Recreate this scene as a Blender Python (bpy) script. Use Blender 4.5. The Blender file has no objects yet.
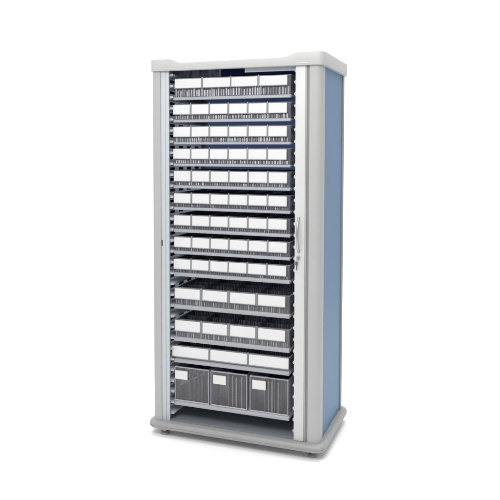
import bpy, bmesh, math, random
from mathutils import Vector, Matrix
random.seed(11)
S = bpy.context.scene
COL = S.collection
W, D = 0.886, 0.486            # cabinet footprint in metres
ZG = 0.032                     # ground height

# ------------------------------------------------------------------ camera
cam_d = bpy.data.cameras.new("camera"); cam = bpy.data.objects.new("camera", cam_d); COL.objects.link(cam)
cx, cy, cz, yaw, pit, rol = 1.6502, -2.8850, 1.4936, -0.3271, -0.0481, 0.0043
d = Vector((math.sin(yaw)*math.cos(pit), math.cos(yaw)*math.cos(pit), math.sin(pit)))
r = Vector((math.cos(yaw), -math.sin(yaw), 0)); u = r.cross(d)
r2 = r*math.cos(rol) + u*math.sin(rol); u2 = -r*math.sin(rol) + u*math.cos(rol)
cam.matrix_world = Matrix(((r2.x, u2.x, -d.x, cx), (r2.y, u2.y, -d.y, cy), (r2.z, u2.z, -d.z, cz), (0, 0, 0, 1)))
cam_d.sensor_width = 36; cam_d.lens = 46.023
cam_d.shift_x = -0.05466; cam_d.shift_y = -0.13261
cam_d.clip_start = 0.05; cam_d.clip_end = 500
S.camera = cam

# ------------------------------------------------------------------ studio light
wd = bpy.data.worlds.new("World"); S.world = wd; wd.use_nodes = True
# white backdrop side, dimmer room side (towards -y)
nt = wd.node_tree; bg = nt.nodes["Background"]; bg.inputs[1].default_value = 1.0
tc = nt.nodes.new("ShaderNodeTexCoord"); sx = nt.nodes.new("ShaderNodeSeparateXYZ"); mr = nt.nodes.new("ShaderNodeMapRange")
mr.interpolation_type = 'SMOOTHSTEP'
mr.inputs[1].default_value = -0.7; mr.inputs[2].default_value = 0.25; mr.inputs[3].default_value = 0.42; mr.inputs[4].default_value = 1.03
nt.links.new(tc.outputs["Generated"], sx.inputs[0])
ma = nt.nodes.new("ShaderNodeMath"); ma.operation = 'MULTIPLY_ADD'; ma.inputs[1].default_value = -0.45
nt.links.new(sx.outputs[0], ma.inputs[0]); nt.links.new(sx.outputs[1], ma.inputs[2]); nt.links.new(ma.outputs[0], mr.inputs[0]); nt.links.new(mr.outputs[0], bg.inputs[0])
def area(name, loc, target, size, size_y, power, col=(1, 1, 1)):
    l = bpy.data.lights.new(name, 'AREA'); l.shape = 'RECTANGLE'; l.size = size; l.size_y = size_y; l.energy = power; l.color = col
    o = bpy.data.objects.new(name, l); COL.objects.link(o); o.location = loc
    o.rotation_euler = (Vector(target)-Vector(loc)).to_track_quat('-Z', 'Y').to_euler()
    return o
area("softbox_front", (0.75, -2.3, 3.25), (0.5, 0.0, 1.2), 2.4, 1.4, 80, (1.0, 0.99, 0.975))
area("softbox_overhead", (0.6, 1.2, 4.2), (0.6, 0.6, 0.0), 5.0, 5.0, 155)
S.view_settings.view_transform = 'Standard'; S.view_settings.look = 'None'
S.view_settings.exposure = 0; S.view_settings.gamma = 1
S.render.engine = 'CYCLES'
S.cycles.max_bounces = 12; S.cycles.diffuse_bounces = 6; S.cycles.transparent_max_bounces = 32; S.cycles.transmission_bounces = 8

# ------------------------------------------------------------------ materials
def mat(name, col, rough=0.5, metal=0.0, var=0.03, scale=30, bump=0.0, bscale=400, spec=0.5, coat=0.0, stretch=None):
    m = bpy.data.materials.new(name); m.use_nodes = True
    nt = m.node_tree; b = nt.nodes["Principled BSDF"]
    b.inputs["Roughness"].default_value = rough; b.inputs["Metallic"].default_value = metal
    b.inputs["Specular IOR Level"].default_value = spec; b.inputs["Coat Weight"].default_value = coat
    tc = nt.nodes.new("ShaderNodeTexCoord"); mp = nt.nodes.new("ShaderNodeMapping")
    nt.links.new(tc.outputs["Object"], mp.inputs[0])
    if stretch: mp.inputs["Scale"].default_value = stretch
    n = nt.nodes.new("ShaderNodeTexNoise"); n.inputs["Scale"].default_value = scale; n.inputs["Detail"].default_value = 4
    nt.links.new(mp.outputs[0], n.inputs[0])
    rp = nt.nodes.new("ShaderNodeValToRGB")
    rp.color_ramp.elements[0].position = 0.3; rp.color_ramp.elements[1].position = 0.7
    rp.color_ramp.elements[0].color = tuple(max(0, c*(1-var)) for c in col)+(1,)
    rp.color_ramp.elements[1].color = tuple(min(1, c*(1+var)) for c in col)+(1,)
    nt.links.new(n.outputs[0], rp.inputs[0]); nt.links.new(rp.outputs[0], b.inputs["Base Color"])
    if bump:
        n2 = nt.nodes.new("ShaderNodeTexNoise"); n2.inputs["Scale"].default_value = bscale
        nt.links.new(mp.outputs[0], n2.inputs[0])
        bp = nt.nodes.new("ShaderNodeBump"); bp.inputs["Strength"].default_value = bump; bp.inputs["Distance"].default_value = 0.001
        nt.links.new(n2.outputs[0], bp.inputs["Height"]); nt.links.new(bp.outputs[0], b.inputs["Normal"])
    return m
def clear(name, tint, gloss=0.12, diff=0.25, dcol=(0.2, 0.2, 0.22), rough=0.12):
    """clear or smoked plastic sheet: tinted see-through + haze + gloss"""
    m = bpy.data.materials.new(name); m.use_nodes = True
    nt = m.node_tree; out = nt.nodes["Material Output"]; nt.nodes.remove(nt.nodes["Principled BSDF"])
    t = nt.nodes.new("ShaderNodeBsdfTransparent"); t.inputs[0].default_value = tint+(1,)
    df = nt.nodes.new("ShaderNodeBsdfDiffuse"); df.inputs[0].default_value = dcol+(1,)
    g = nt.nodes.new("ShaderNodeBsdfGlossy"); g.inputs["Roughness"].default_value = rough; g.inputs[0].default_value = (0.9, 0.9, 0.95, 1)
    fr = nt.nodes.new("ShaderNodeFresnel"); fr.inputs[0].default_value = 1.45
    tc = nt.nodes.new("ShaderNodeTexCoord"); n = nt.nodes.new("ShaderNodeTexNoise"); n.inputs["Scale"].default_value = 14
    mp = nt.nodes.new("ShaderNodeMapping"); mp.inputs["Scale"].default_value = (6, 6, 0.6)
    nt.links.new(tc.outputs["Object"], mp.inputs[0]); nt.links.new(mp.outputs[0], n.inputs[0])
    mr = nt.nodes.new("ShaderNodeMapRange"); mr.inputs[1].default_value = 0.35; mr.inputs[2].default_value = 0.7
    mr.inputs[3].default_value = diff*0.85; mr.inputs[4].default_value = min(1, diff*1.15)
    nt.links.new(n.outputs[0], mr.inputs[0])
    m1 = nt.nodes.new("ShaderNodeMixShader"); nt.links.new(mr.outputs[0], m1.inputs[0])
    nt.links.new(t.outputs[0], m1.inputs[1]); nt.links.new(df.outputs[0], m1.inputs[2])
    mu = nt.nodes.new("ShaderNodeMath"); mu.operation = 'MULTIPLY_ADD'; mu.inputs[1].default_value = 1.0; mu.inputs[2].default_value = gloss*0.2
    nt.links.new(fr.outputs[0], mu.inputs[0])
    m2 = nt.nodes.new("ShaderNodeMixShader"); nt.links.new(mu.outputs[0], m2.inputs[0])
    nt.links.new(m1.outputs[0], m2.inputs[1]); nt.links.new(g.outputs[0], m2.inputs[2])
    nt.links.new(m2.outputs[0], out.inputs[0])
    return m
M = dict(
    ground=mat("white_floor", (0.95, 0.95, 0.95), 0.9, var=0.004, scale=2, spec=0.1),
    post=mat("grey_post_plastic", (0.405, 0.407, 0.408), 0.5, var=0.015, bump=0.08, spec=0.2),
    cap=mat("light_grey_cap", (0.46, 0.462, 0.46), 0.45, var=0.015, bump=0.08),
    base=mat("mid_grey_base", (0.30, 0.302, 0.302), 0.45, var=0.03, bump=0.1),
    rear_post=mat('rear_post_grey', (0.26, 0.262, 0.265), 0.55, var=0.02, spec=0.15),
    door=mat("off_white_door", (0.565, 0.567, 0.56), 0.4, var=0.012, bump=0.05),
    groove=mat("dark_grey_groove", (0.23, 0.23, 0.235), 0.6, spec=0.2),
    track=mat("pale_blue_grey_track", (0.47, 0.50, 0.53), 0.4, var=0.02),
    panel=mat("blue_laminate", (0.15, 0.275, 0.44), 0.4, var=0.02, scale=5, bump=0.03, spec=0.25),
    navy=mat("navy_back", (0.035, 0.06, 0.17), 0.5, var=0.1),
    inner=mat("inner_wall_grey", (0.60, 0.62, 0.65), 0.5, var=0.06),
    ledge=mat("ledge_grey_plastic", (0.50, 0.54, 0.57), 0.35, var=0.06, scale=60),
    slot_plate=mat('mottled_grey_plate', (0.20, 0.21, 0.23), 0.35, var=0.75, scale=55, stretch=(1, 1, .35)),  # strong noise mottles the base colour
    slot=mat("dark_slot", (0.03, 0.03, 0.04), 0.6),
    floor=mat("slate_floor", (0.21, 0.228, 0.255), 0.5, var=0.05),
    rail=mat("tray_lip_aluminium", (0.33, 0.342, 0.365), 0.35, var=0.04, scale=12, stretch=(0.3, 4, 8)),
    card=mat("white_card", (0.66, 0.66, 0.665), 0.6, var=0.012, scale=25),
    holder=mat("label_holder_grey", (0.21, 0.217, 0.24), 0.4, var=0.05),
    clip=mat('end_clip_grey', (0.26, 0.27, 0.29), 0.4, var=0.05),
    painted_glint=mat('acrylic_painted_glint', (0.70, 0.71, 0.74), 0.2, var=0.1),  # pale base colour stands in for light on acrylic edges
    ceiling=mat('blue_ceiling', (0.10, 0.22, 0.60), 0.5, var=0.03),
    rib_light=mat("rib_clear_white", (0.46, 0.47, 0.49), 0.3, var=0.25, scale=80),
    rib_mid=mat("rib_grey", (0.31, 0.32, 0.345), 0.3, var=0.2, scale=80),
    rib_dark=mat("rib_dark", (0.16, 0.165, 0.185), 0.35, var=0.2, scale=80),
    steel=mat("brushed_steel", (0.44, 0.44, 0.44), 0.36, metal=0.8, var=0.06),
    dark=mat("dark_steel", (0.10, 0.10, 0.10), 0.4, metal=0.5),
    rubber=mat("foot_grey", (0.30, 0.30, 0.30), 0.35, metal=0.4),
    smoke=clear("smoked_plastic", (0.74, 0.745, 0.79), diff=0.32, dcol=(0.225, 0.23, 0.26)),
    smoke_brown=clear("brown_smoked_plastic", (0.62, 0.60, 0.60), diff=0.40, dcol=(0.185, 0.175, 0.175)),
    clearp=clear("clear_plastic", (0.90, 0.905, 0.93), diff=0.23, dcol=(0.50, 0.515, 0.56)),
    bin_front=clear("bin_front_plastic", (0.90, 0.89, 0.90), gloss=0.0, diff=0.045, dcol=(0.36, 0.35, 0.35)),
    edge=clear("clear_plastic_edge", (0.80, 0.81, 0.84), diff=0.68, dcol=(0.54, 0.55, 0.60)),
)

# translucency added to these panels to brighten the cabinet inside
def translucent(m, col, f):
    nt = m.node_tree; pb = nt.nodes["Principled BSDF"]
    tl = nt.nodes.new("ShaderNodeBsdfTranslucent"); tl.inputs[0].default_value = col+(1,)
    mx = nt.nodes.new("ShaderNodeMixShader"); mx.inputs[0].default_value = f
    nt.links.new(pb.outputs[0], mx.inputs[1]); nt.links.new(tl.outputs[0], mx.inputs[2]); nt.links.new(mx.outputs[0], nt.nodes["Material Output"].inputs[0])
translucent(M['navy'], (0.038, 0.058, 0.125), 0.6)
translucent(M['panel'], (0.75, 0.82, 0.95), 0.3)
translucent(M['inner'], (0.85, 0.87, 0.90), 0.6)

# ------------------------------------------------------------------ mesh helpers
class MB:
    def __init__(s): s.bm = bmesh.new(); s.mats = []
    def mi(s, m):
        if m not in s.mats: s.mats.append(m)
        return s.mats.index(m)
    def box(s, x0, x1, y0, y1, z0, z1, m='post', bev=0.0, seg=2):
        g = bmesh.ops.create_cube(s.bm, size=1)['verts']
        for v in g:
            v.co = Vector((x0+(v.co.x+.5)*(x1-x0), y0+(v.co.y+.5)*(y1-y0), z0+(v.co.z+.5)*(z1-z0)))
        fs = {f for v in g for f in v.link_faces}
        k = s.mi(m)
        for f in fs: f.material_index = k
        if bev:
            es = list({e for v in g for e in v.link_edges})
            rr = bmesh.ops.bevel(s.bm, geom=es, offset=bev, segments=seg, profile=0.5, affect='EDGES', material=k)
        return s
    def sheet(s, p, m):
        f = s.bm.faces.new([s.bm.verts.new(q) for q in p]); f.material_index = s.mi(m); return s
    def prism(s, pts, z0, z1, m='post', axis='z', smooth=False):
        """polygon pts extruded: axis z -> (x,y); axis y -> (x,z); axis x -> (y,z)"""
        def P(a, b, c): return {'z': (a, b, c), 'y': (a, c, b), 'x': (c, a, b)}[axis]
        lo = [s.bm.verts.new(P(a, b, z0)) for a, b in pts]; hi = [s.bm.verts.new(P(a, b, z1)) for a, b in pts]
        k = s.mi(m); n = len(pts); fs = [s.bm.faces.new(lo[::-1]), s.bm.faces.new(hi)]
        for i in range(n):
            f = s.bm.faces.new((lo[i], lo[(i+1) % n], hi[(i+1) % n], hi[i])); f.smooth = smooth; fs.append(f)
        for f in fs: f.material_index = k
        return s
    def loops(s, rings, m, cap0=True, cap1=True, smooth=True):
        k = s.mi(m); vs = [[s.bm.verts.new(p) for p in R] for R in rings]; n = len(vs[0])
        for a, b in zip(vs, vs[1:]):
            for i in range(n):
                f = s.bm.faces.new((a[i], a[(i+1) % n], b[(i+1) % n], b[i])); f.smooth = smooth; f.material_index = k
        if cap0: f = s.bm.faces.new(vs[0][::-1]); f.material_index = k
        if cap1: f = s.bm.faces.new(vs[-1]); f.material_index = k
        return vs
    def tube(s, path, rad, m, n=12):
        rings = []
        for i, p in enumerate(path):
            p = Vector(p); a = Vector(path[max(0, i-1)]); b = Vector(path[min(len(path)-1, i+1)]); t = (b-a).normalized()
            e = Vector((1, 0, 0)) if abs(t.x) < .9 else Vector((0, 1, 0)); q = t.cross(e).normalized(); w = t.cross(q)
            rr = rad[i] if isinstance(rad, (list, tuple)) else rad
            rings.append([p+(q*math.cos(2*math.pi*j/n)+w*math.sin(2*math.pi*j/n))*rr for j in range(n)])
        s.loops(rings, m); return s
    def cyl(s, c, rad, h, m, axis='z', n=24, bev=0.0):
        rs = [(0, rad-bev), (bev, rad), (h-bev, rad), (h, rad-bev)] if bev else [(0, rad), (h, rad)]
        rings = []
        for t, q in rs:
            ring = []
            for j in range(n):
                a = 2*math.pi*j/n; A, B = math.cos(a)*q, math.sin(a)*q
                ring.append((c[0]+A, c[1]+B, c[2]+t) if axis == 'z' else (c[0]+A, c[1]+t, c[2]+B))
            rings.append(ring)
        s.loops(rings, m, smooth=True); return s
    def build(s, name, parent=None):
        bmesh.ops.recalc_face_normals(s.bm, faces=s.bm.faces[:])
        me = bpy.data.meshes.new(name); s.bm.to_mesh(me); s.bm.free()
        for m in s.mats: me.materials.append(M[m])
        o = bpy.data.objects.new(name, me); COL.objects.link(o)
        if parent:
            o.parent = parent
            w = parent; off = Vector((0, 0, 0))
            while w: off += w.location; w = w.parent
            o.location = -off          # meshes are written in world coordinates
        try: me.set_sharp_from_angle(angle=math.radians(38))
        except Exception: pass
        return o
def empty(name, loc, label=None, cat=None, group=None):
    o = bpy.data.objects.new(name, None); COL.objects.link(o); o.location = loc; o.empty_display_size = 0.05
    tag(o, label, cat, group); return o
def tag(o, label=None, cat=None, group=None, kind=None):
    for k, v in (('label', label), ('category', cat), ('group', group), ('kind', kind)):
        if v: o[k] = v
def arc(cx, cy, r, a0, a1, n=8):
    return [(cx+r*math.cos(math.radians(a0+(a1-a0)*i/n)), cy+r*math.sin(math.radians(a0+(a1-a0)*i/n))) for i in range(n+1)]
def rrect(x0, x1, y0, y1, r, n=8):
    return arc(x0+r, y0+r, r, 180, 270, n)+arc(x1-r, y0+r, r, 270, 360, n)+arc(x1-r, y1-r, r, 0, 90, n)+arc(x0+r, y1-r, r, 90, 180, n)

# ------------------------------------------------------------------ setting
g = MB(); g.box(-2.6, 3.4, -2.8, 3.2, ZG-0.05, ZG, 'ground')
tag(g.build('ground'), kind='structure')

# ------------------------------------------------------------------ cabinet
cab = empty('storage_cabinet', (W/2, D/2, ZG), 'tall grey storage cabinet with blue side panel and open white door', 'cabinet')
ZB, ZC = 0.108, 1.902          # top of base, underside of cap
YR = D

def rounded_outline(o0, rad): return rrect(-o0, W+o0, -o0, D+o0, rad, 10)
# base: rounded bumper with a fine groove
b = MB()
prof = [(0.018, .072), (0.026, .075), (.0300, .081), (.0300, .0865), (.0285, .0875), (.0285, .0885), (.0300, .0895), (.0295, .096), (.026, .1025), (.020, .1062), (.010, ZB), (-.03, ZB)]
rings = []
for o0, z in prof:
    rings.append([(x, y, z) for x, y in rounded_outline(o0, 0.05)] if o0 > -.02 else [(x, y, z) for x, y in rrect(.03, W-.03, .03, D-.03, .02, 10)])
b.loops(rings, 'base')
b.build('base', cab)
# feet
for fx, fy in ((.052, .022), (W-.040, .036), (.052, D-.03), (W-.034, D-.03)):
    f = MB(); f.cyl((fx, fy, ZG), .024, .013, 'rubber', bev=.004); f.cyl((fx, fy, ZG+.013), .011, .03, 'steel')
    f.build('levelling_foot', cab)

# cap: rounded rectangle, raised ends, dipped middle
def sm(t): t = max(0, min(1, t)); return t*t*(3-2*t)
def capz(x): return 1.9405+.004*sm(x/.7)+0.0215*max(1-sm((x-.100)/.070), sm((x-.695)/.082))
CX0, CX1, CY0, CY1, CR = -.0135, .8995, -.011, D+.012, .034
front = arc(CX0+CR, CY0+CR, CR, 180, 270, 10)
xs = [CX0+CR+(CX1-CX0-2*CR)*i/60 for i in range(1, 60)]
front += [(x, CY0) for x in xs]
front += arc(CX1-CR, CY0+CR, CR, 270, 360, 10)
back = [(x, CY0+CY1-y) for x, y in front]
c = MB()
out = front+back[::-1]
mid = Vector(((CX0+CX1)/2, (CY0+CY1)/2))
def inset(p, t):
    x, y = p; qx = min(max(x, CX0+CR), CX1-CR); qy = min(max(y, CY0+CR), CY1-CR)
    v = Vector((x-qx, y-qy)); L = v.length
    return (x-v.x/L*t, y-v.y/L*t) if L > 1e-6 else (x, y)
rings = []
for ins, dz in ((.024, 'up'), (.024, None), (.004, None), (.001, 'lo'), (0, 'lo2'), (0, -.0055), (.0006, -.0028), (.002, -.0009), (.0045, -.0001), (.009, 0)):
    R = []
    for p in out:
        q = inset(p, ins)
        z = {None: ZC, 'up': ZC+.0245, 'lo': ZC+.001, 'lo2': ZC+.004}.get(dz, None) if not isinstance(dz, float) and dz != 0 else capz(p[0])+dz
        R.append((q[0], q[1], z))
    rings.append(R)
vs = c.loops(rings, 'cap', cap0=False, cap1=False)
n = len(front); top = vs[-1]
for i in range(n-1):
    f = c.bm.faces.new((top[i], top[i+1], top[2*n-2-i], top[2*n-1-i])); f.smooth = True
cap = c.build('cap', cab)
t = MB(); t.box(.762, .822, CY0-.0022, CY0+.001, ZC+.008, ZC+.0125, 'door', .0009)
t.build('pull_tab', cab)

# corner posts
pr = MB(); pr.prism([(.828, 0)]+arc(W-.030, .030, .030, 270, 360, 10)+[(W, .064), (W-.003, .066), (.828, .066)], ZB-.004, ZC+.002, 'post', smooth=True)
pr.build('corner_post', cab)
pl = MB(); pl.prism([(.045, .066), (-.006, .066)]+arc(-.006+.022, .022, .022, 180, 270, 8)+[(.045, 0)], ZB-.004, ZC+.002, 'post', smooth=True)
pl.build('corner_post', cab)
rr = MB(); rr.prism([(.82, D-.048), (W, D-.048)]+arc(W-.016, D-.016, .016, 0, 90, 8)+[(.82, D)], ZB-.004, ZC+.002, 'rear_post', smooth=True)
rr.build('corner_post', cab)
rl = MB(); rl.prism([(.07, D-.048), (.07, D)]+arc(.012, D-.016, .016, 90, 180, 8)+[(-.004, D-.048)], ZB-.004, ZC+.002, 'post', smooth=True)
rl.build('corner_post', cab)
# dark seams beside the posts
sp = MB(); sp.sheet([(W-.0045, .066, ZB-.003), (W-.0045, D-.048, ZB-.003), (W-.0045, D-.048, ZC+.001), (W-.0045, .066, ZC+.001)], 'panel')
side = sp.build('side_panel', cab); side['label'] = 'blue side panel facing right'
st = MB()
st.box(W-.016, W-.0025, .0663, .0775, ZB-.002, ZC, 'groove'); st.box(W-.016, W-.0025, D-.0525, D-.0483, ZB-.002, ZC, 'groove')
st.build('panel_trim', cab)
lp = MB(); lp.sheet([(.0, .066, ZB-.003), (.0, .066, ZC+.001), (.0, D-.048, ZC+.001), (.0, D-.048, ZB-.003)], 'panel'); lp.build('side_panel', cab)
# back panel, rear corner channel and crossbar
bk = MB(); bk.sheet([(.0701, D-.012, ZB-.003), (.8199, D-.012, ZB-.003), (.8199, D-.012, ZC+.02), (.0701, D-.012, ZC+.02)], 'navy'); bk.build('back_panel', cab)
ch = MB(); ch.box(.066, .327, .095, .101, 1.874, 1.9265, 'slot_plate', .001); ch.box(.3275, .3365, .0935, .1025, 1.873, 1.9265, 'track', .001)
ch.build('top_stop_plate', cab)
cb = MB(); cb.box(.4965, .7570, .027, .045, 1.8845, 1.9265, 'track', .0012); cb.box(.4925, .4962, .0265, .0455, 1.884, 1.9265, 'card', .0008); cb.build('top_crossbar', cab)
ce = MB(); ce.box(.05, .82, .02, D-.02, 1.9275, 1.934, 'ceiling'); ce.build('ceiling_panel', cab)
# inner walls with ledges
for side_ in (0, 1):
    wl = MB()
    if side_ == 0: wl.sheet([(.0615, .012, ZB), (.0615, D-.02, ZB), (.0615, D-.02, ZC+.02), (.0615, .012, ZC+.02)], 'inner')
    else: wl.sheet([(.7905, .012, ZB), (.7905, .012, ZC+.02), (.7905, D-.02, ZC+.02), (.7905, D-.02, ZB)], 'inner')
    PITCH = .0561
    for k in range(32):
        z = .146+PITCH*k
        if z > 1.89: break
        for j in range(4):                           # vertical row of punched slots between the ledges
            y0 = .07+.095*j
            if side_ == 0: wl.box(.0617, .0626, y0, y0+.05, z+.022, z+.036, 'slot')
        # triangular ledge, moulded with stops along its depth
        if side_ == 0: P = [(.061, z-.015), (.061, z+.011), (.085, z+.0065), (.1045, z+.004), (.1045, z-.004), (.090, z-.006)]
        else: P = [(.791, z-.015), (.791, z+.011), (.762, z+.0105), (.7490, z+.007), (.7465, z), (.7490, z-.007), (.762, z-.0105)]
        wl.prism(P, .022, .036, 'ledge', axis='y'); wl.prism(P, .040, D-.05, 'ledge', axis='y')
    wl.build('slotted_wall', cab)
# left reveal strip (door track) with latch slot
tr = MB(); tr.box(.0455, .0690, .0030, .0115, ZB-.003, ZC+.001, 'track', .0015); tr.box(.0695, .0898, .0045, .0115, ZB-.003, ZC+.001, 'track', .0015)
track = tr.build('door_track', cab)
sl = MB(); sl.box(.047, .054, .0016, .0034, 1.016, 1.047, 'dark', .0008); sl.build('strike_plate', track)
tk = MB(); tk.box(.8085, .8275, .0075, .02, ZB-.003, ZC+.001, 'groove'); tk.box(.8085, .8135, .0045, .0074, ZB-.003, ZC+.001, 'post', .001)
tk.build('door_track', cab)
# inner floor
fl = MB(); fl.box(.052, .80, .010, D-.018, ZB-.002, ZB+.0025, 'floor'); fl.build('inner_floor', cab)
# tambour door, pushed open: only its leading stile shows
dr = MB(); dr.box(.7585, .8080, .0015, .0165, ZB+.001, ZC+.001, 'door', .003, 3)
dr.box(.7605, .790, .018, .026, ZB+.003, ZC, 'door', .001)
door = dr.build('door', cab); door['label'] = 'off white leading edge of the open roller door'
hd = MB(); pth = []; rad = []
for i in range(17):
    t_ = i/16; a = math.pi*t_
    pth.append((.780, -.002-.026*math.sin(a)**.75, 1.187-.162*t_)); rad.append(.0044+.0020*math.sin(a))
hd.tube(pth, rad, 'steel'); hd.cyl((.780, -.004, 1.185), .006, .007, 'steel', axis='y'); hd.cyl((.780, -.004, 1.027), .006, .007, 'steel', axis='y')
hd.build('handle', door)
lk = MB(); lk.cyl((.7785, -.005, .997), .0095, .008, 'steel', axis='y', bev=.0015); lk.box(.7773, .7797, -.0058, -.0045, .9925, 1.0015, 'dark'); lk.build('lock', door)

# key hanging under the lock
ky = empty('key', (.771, -.006, .957), 'small dark key hanging just below the round lock on the white door edge', 'key')
q = MB()
q.tube([(.7785+.0065*math.sin(a)-.004, -.0075, .9835+.0075*math.cos(a)) for a in [2*math.pi*i/14 for i in range(15)]], .0007, 'steel', 6)
q.build('key_ring', ky)
q = MB(); q.prism([(x, z) for x, z in rrect(.7655, .7765, .962, .980, .004, 5)], -.0085, -.0062, 'dark', axis='y'); q.build('key_bow', ky)
q = MB(); q.prism([(.7695, .962), (.7695, .942), (.771, .938), (.7735, .941), (.7735, .945), (.7748, .947), (.7735, .949), (.7735, .952), (.7748, .954), (.7735, .956), (.7735, .962)], -.0082, -.0066, 'dark', axis='y'); q.build('key_blade', ky)

# ------------------------------------------------------------------ drawers
YF = .030
rows = [  # lip z0, lip z1, label z0, label z1, x label edges, rib style, label
    (1.757, 1.773, 1.8175, 1.8625, 4),
    (1.645, 1.660, 1.686, 1.733, 6), (1.534, 1.5465, 1.574, 1.622, 6), (1.4245, 1.438, 1.4625, 1.511, 6),
    (1.3125, 1.328, 1.349, 1.3995, 6), (1.202, 1.2165, 1.238, 1.285, 6), (1.088, 1.105, 1.125, 1.1735, 6),
    (.977, .993, 1.013, 1.062, 6), (.8625, .881, .9, .949, 6),
    (.694, .715, .748, .7995, 4), (.526, .5475, .580, .6335, 4), (.414, .4345, .4455, .498, 3),
]
labels = [
    'topmost drawer with four wide white labels and bright white bars below them',
    'six-label drawer second from top, directly under the drawer of four wide labels',
    'six-label drawer third from top, bright white bars showing under its labels',
    'six-label drawer fourth from top, the lowest with many bright bars under its labels',
    'six-label drawer fifth from top, only a few white specks under its labels',
    'six-label drawer sixth from top, just above the upper end of the curved door handle',
    'six-label drawer seventh from top, level with the upper half of the curved handle',
    'six-label drawer eighth from top, level with the lower end of the curved handle',
    'lowest of the six-label drawers, ninth from top, level with the hanging key',
    'upper of the two deep smoked drawers with four wide white labels',
    'lower of the two deep smoked drawers with four wide labels, above the three-label drawer',
    'shallow dark drawer with three very wide white labels, above the tall clear bins',
]
X4 = [(.114, .260), (.271, .415), (.4235, .559), (.570, .7095)]
X4b = [(.110, .2505), (.266, .4), (.4175, .551), (.5665, .705)]
X3 = [(.095, .298), (.309, .507), (.519, .724)]
def x6(off=0): return [(.1065+off+.1022*i, .1065+off+.1022*i+.0925) for i in range(6)]
dep = D-.075
for k, (l0, l1, a0, a1, nl) in enumerate(rows):
    dw = empty('drawer', (.42, .22, l0), labels[k], 'drawer', 'labelled drawers stacked in the cabinet')
    ex = X3 if nl == 3 else (X4 if k == 0 else X4b) if nl == 4 else x6(random.uniform(-.002, .002) - (.003 if k == 1 else 0))
    xa, xb = .1085, .7310
    # lip: the aluminium front edge of the runner
    q = MB()
    zc = (l0+l1)/2
    q.prism([(YF-.008, l0+.001), (YF-.0085, l1-.0085), (YF-.007, l1-.006), (YF-.001, l1), (YF+.006, l1), (YF+.006, l0), (YF-.0065, l0)], xa-.001, xb-.003, 'rail', axis='x')
    for s_ in (xa, xb-.006): q.box(s_, s_+.006, YF+.0065, dep, l0+.0052, l1-.002, 'rail')
    q.build('front_rail', dw)
    # tray body
    body = 'smoke_brown' if k in (9, 10) else 'smoke'
    q = MB(); th = .003
    q.box(xa+.002, xb-.004, YF, YF+th, l1+.0005, a1+.001, body)                       # front
    q.box(xa+.002, xb-.004, dep-th, dep, l1+.0005, a1+.001, body)                     # back
    for s_ in (xa+.002, xb-.004-th): q.box(s_, s_+th, YF+th+.0002, dep-th-.0002, l1+.0005, a1+.001, 'clearp')
    q.box(xa+.006, xb-.008, YF+.0035, dep-.0035, l1+.0006, l1+.0030, 'clearp')
    # rims
    q.box(xa+.0015, xb-.0035, YF-.0012, YF+.0045, a1+.0012, a1+.0042, 'holder', .0008)
    q.box(xa+.0015, xb-.0035, dep-.004, dep+.001, a1+.0012, a1+.0042, 'edge', .0008)
    for s_ in (xa+.0005, xb-.0075): q.box(s_, s_+.006, YF+.005, dep-.0045, a1+.0012, a1+.0040, 'edge')
    # front ribs below the labels
    zb0, zb1 = l1+.002, a0-.003
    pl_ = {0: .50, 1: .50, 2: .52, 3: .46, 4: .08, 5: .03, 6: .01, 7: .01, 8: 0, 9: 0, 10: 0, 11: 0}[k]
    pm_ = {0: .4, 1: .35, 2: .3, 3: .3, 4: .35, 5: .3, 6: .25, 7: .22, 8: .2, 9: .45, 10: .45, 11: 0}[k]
    if zb1-zb0 > .008:
        x = xa+.008
        while x < xb-.014:
            w = random.uniform(.0045, .0085) if k < 5 else random.uniform(.002, .005)
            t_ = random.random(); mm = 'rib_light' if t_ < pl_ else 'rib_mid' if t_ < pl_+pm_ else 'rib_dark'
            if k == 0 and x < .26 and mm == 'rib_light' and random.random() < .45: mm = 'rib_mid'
            h = random.uniform(.72, 1.0)
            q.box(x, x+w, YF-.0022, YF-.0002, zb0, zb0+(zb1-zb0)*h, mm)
            x += w+random.uniform(.0035, .0095)
    q.build('tray', dw)
    # inner dividers: lengthwise plates between the labels and ribbed cross plates
    gaps = [(ex[i][1]+ex[i+1][0])/2 for i in range(len(ex)-1)]
    for gx in gaps:
        q = MB(); q.box(gx-.0012, gx+.0012, YF+.0048, dep-.005, l1+.0032, a1+.0055, 'clearp')
        q.build('divider', dw)
    for yy in ((.072, .155, .245, .335) if k in (9, 10) else (.065, .19, .31)):
        q = MB(); x = xa+.012
        q.box(xa+.007, xb-.009, yy, yy+.002, l1+.0032, a1-.004, 'clearp')
        while x < xb-.02:
            w = random.uniform(.0015, .0035)
            q.box(x, x+w, yy-.0025, yy-.0003, l1+.0035, a1-.0042-random.uniform(0, .006), random.choice(['painted_glint', 'rib_light', 'painted_glint', 'rib_mid', 'rib_light', 'painted_glint'] if k in (9, 10, 11) else ['rib_mid', 'rib_light', 'edge', 'painted_glint', 'rib_dark', 'rib_light']))
            x += w+random.uniform(.004, .010)
        q.build('cross_divider', dw)
    # label holders with their cards
    for i, (x0, x1) in enumerate(ex):
        last = i == len(ex)-1
        tilt = .0015
        hz0, hz1 = a0-.0022, a1+.001
        q = MB(); q.prism([(YF-.0035-tilt, hz0), (YF-.0035, hz1), (YF-.0005, hz1), (YF-.0005, hz0)], x0-.002, x1+.002, 'holder', axis='x')
        q.box(x0-.0020, x1+.0020, YF-.0068-tilt, YF-.0037-tilt*.9, hz0-.0008, a0-.0002, 'holder')
        h = q.build('label_holder', dw)
        q = MB(); q.prism([(YF-.0048-tilt, a0), (YF-.0050, a1), (YF-.0040, a1), (YF-.0038-tilt, a0)], x0, x1, 'card', axis='x')
        cd = q.build('label_card', h);
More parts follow.
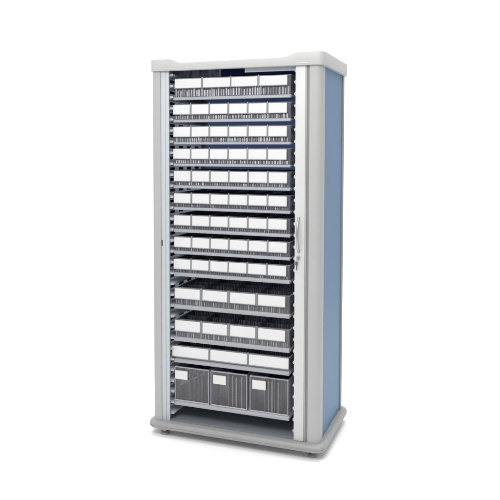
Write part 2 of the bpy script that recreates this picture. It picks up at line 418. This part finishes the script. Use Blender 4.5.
        dx, dz, tw = random.uniform(-.0008, .0008), random.uniform(-.0006, .0004), random.gauss(0, .004)
        for v in cd.data.vertices:                              # hand-cut cards never sit perfectly square
            ox, oz = v.co.x-(x0+x1)/2, v.co.z-(a0+a1)/2
            v.co.x += dx-oz*tw; v.co.z += dz+ox*tw
        if not last:                                            # upright end clip between two labels
            gx0, gx1 = x1+.0025, ex[i+1][0]-.0025
            q = MB(); q.box(gx0, gx1, YF-.0062, YF-.0006, a0-.004, a1+.0075, 'clip' if nl == 6 or k == 0 else 'holder', .0008)
            q.build('end_clip', dw)

# ------------------------------------------------------------------ bottom shelf and its three tall bins
sh = empty('pull_out_shelf', (.42, .22, .191), 'lowest grey shelf, carrying the three tall clear bins above the bare dark cabinet floor', 'shelf')
q = MB(); q.prism([(YF-.008, .192), (YF-.0085, .203), (YF-.007, .2055), (YF-.001, .2115), (YF+.006, .2115), (YF+.006, .191), (YF-.0065, .191)], .1075, .728, 'rail', axis='x'); q.build('front_rail', sh)
q = MB(); q.box(.1075, .730, YF+.0065, dep, .200, .2085, 'inner', .001); q.build('shelf_plate', sh)
for s_ in (.1078, .7235):
    q = MB(); q.box(s_, s_+.006, YF+.007, dep, .2087, .2155, 'rail'); q.build('side_runner', sh)
bins = [(.1088, .2990, .111, .181, 'left of the three tall clear bins, its small white label in the top left corner'),
        (.3110, .5070, .325, .395, 'middle of the three tall clear bins, between the other two'),
        (.5230, .7220, .537, .607, 'right of the three tall clear bins, nearest the white door edge')]
for i, (x0, x1, c0, c1, lab) in enumerate(bins):
    bn = empty('storage_bin', ((x0+x1)/2, .22, .2115), lab, 'bin', 'tall clear bins on the bottom shelf')
    z0, z1 = .2165, .387; th = .0035
    q = MB()
    q.box(x0, x1, YF-.002, YF-.002+th, z0, z1, 'bin_front'); q.box(x0, x1, dep-th, dep, z0, z1, 'clearp')
    for s_ in (x0, x1-th): q.box(s_, s_+th, YF+.002, dep-th-.0003, z0, z1, 'edge')
    q.box(x0+.004, x1-.004, YF+.003, dep-.004, z0-.003, z0, 'smoke')
    q.build('bin_body', bn)
    q = MB()                                                    # bright moulded edges
    q.box(x0-.0008, x1+.0008, YF-.004, YF+.0032, z1+.0003, z1+.0045, 'edge', .001)
    for s_ in (x0-.0008, x1-.0025): q.box(s_, s_+.0033, YF-.0042, YF-.0022, z0-.003, z1, 'edge')
    q.box(x0+.003, x1-.003, YF-.0042, YF-.0022, z0-.0032, z0+.003, 'edge')
    for s_ in (x0-.0005, x1-.0035): q.box(s_, s_+.004, YF+.0035, dep, z1+.0003, z1+.0035, 'edge')
    q.build('rim', bn)
    # inner divider plates of clear plastic: light on their front edges is put into a pale colour
    for xx, w, mm in ([(.188, .0025, 'edge'), (.234, .0028, 'edge')], [(.4025, .003, 'edge'), (.424, .0036, 'painted_glint'), (.4445, .0048, 'painted_glint'), (.472, .0055, 'painted_glint'), (.486, .002, 'rib_mid')],
                      [(.5975, .003, 'edge'), (.6155, .0035, 'painted_glint'), (.6335, .0055, 'painted_glint'), (.648, .002, 'rib_mid'), (.666, .0045, 'painted_glint')])[i]:
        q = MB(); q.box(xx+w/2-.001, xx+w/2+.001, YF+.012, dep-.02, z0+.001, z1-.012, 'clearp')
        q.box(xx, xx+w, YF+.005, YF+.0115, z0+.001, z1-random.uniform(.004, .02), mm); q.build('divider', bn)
        q = MB(); o2 = random.uniform(.006, .011); q.box(xx+o2, xx+o2+.0014, YF+.03, YF+.05, z0+.001, z1-random.uniform(.01, .04), 'painted_glint'); q.build('divider', bn)  # extra thin pale strip, added as a painted highlight
    if i == 0:                                              # sloping slotted strip inside the left bin
        q = MB(); ang = math.atan2(.082, .150)
        def T(a, b): return (.124+a*math.cos(ang)-b*math.sin(ang), .284+a*math.sin(ang)+b*math.cos(ang))
        q.prism([T(0, 0), T(.165, 0), T(.165, .0035), T(0, .0035)], YF+.020, YF+.034, 'edge', axis='y')
        q.prism([T(.005, .0045), T(.165, .0045), T(.165, .021), T(.005, .021)], YF+.024, YF+.0255, 'clip', axis='y')
        for a in (.058, .093, .130): q.prism([T(a, .006), T(a+.026, .006), T(a+.026, .019), T(a, .019)], YF+.0215, YF+.0232, 'slot', axis='y')
        q.build('sloping_strip', bn)
    q = MB(); q.box(x0+.005, x1-.005, .13, .1325, z0+.001, z1-.03, 'edge'); q.build('cross_divider', bn)
    q = MB(); q.box(c0-.0012, c1+.0012, YF-.0065, YF-.0023, .327, .3735, 'clip'); h = q.build('label_holder', bn)
    q = MB(); q.box(c0, c1, YF-.0075, YF-.0067, .328, .3722, 'card'); q.build('label_card', h)
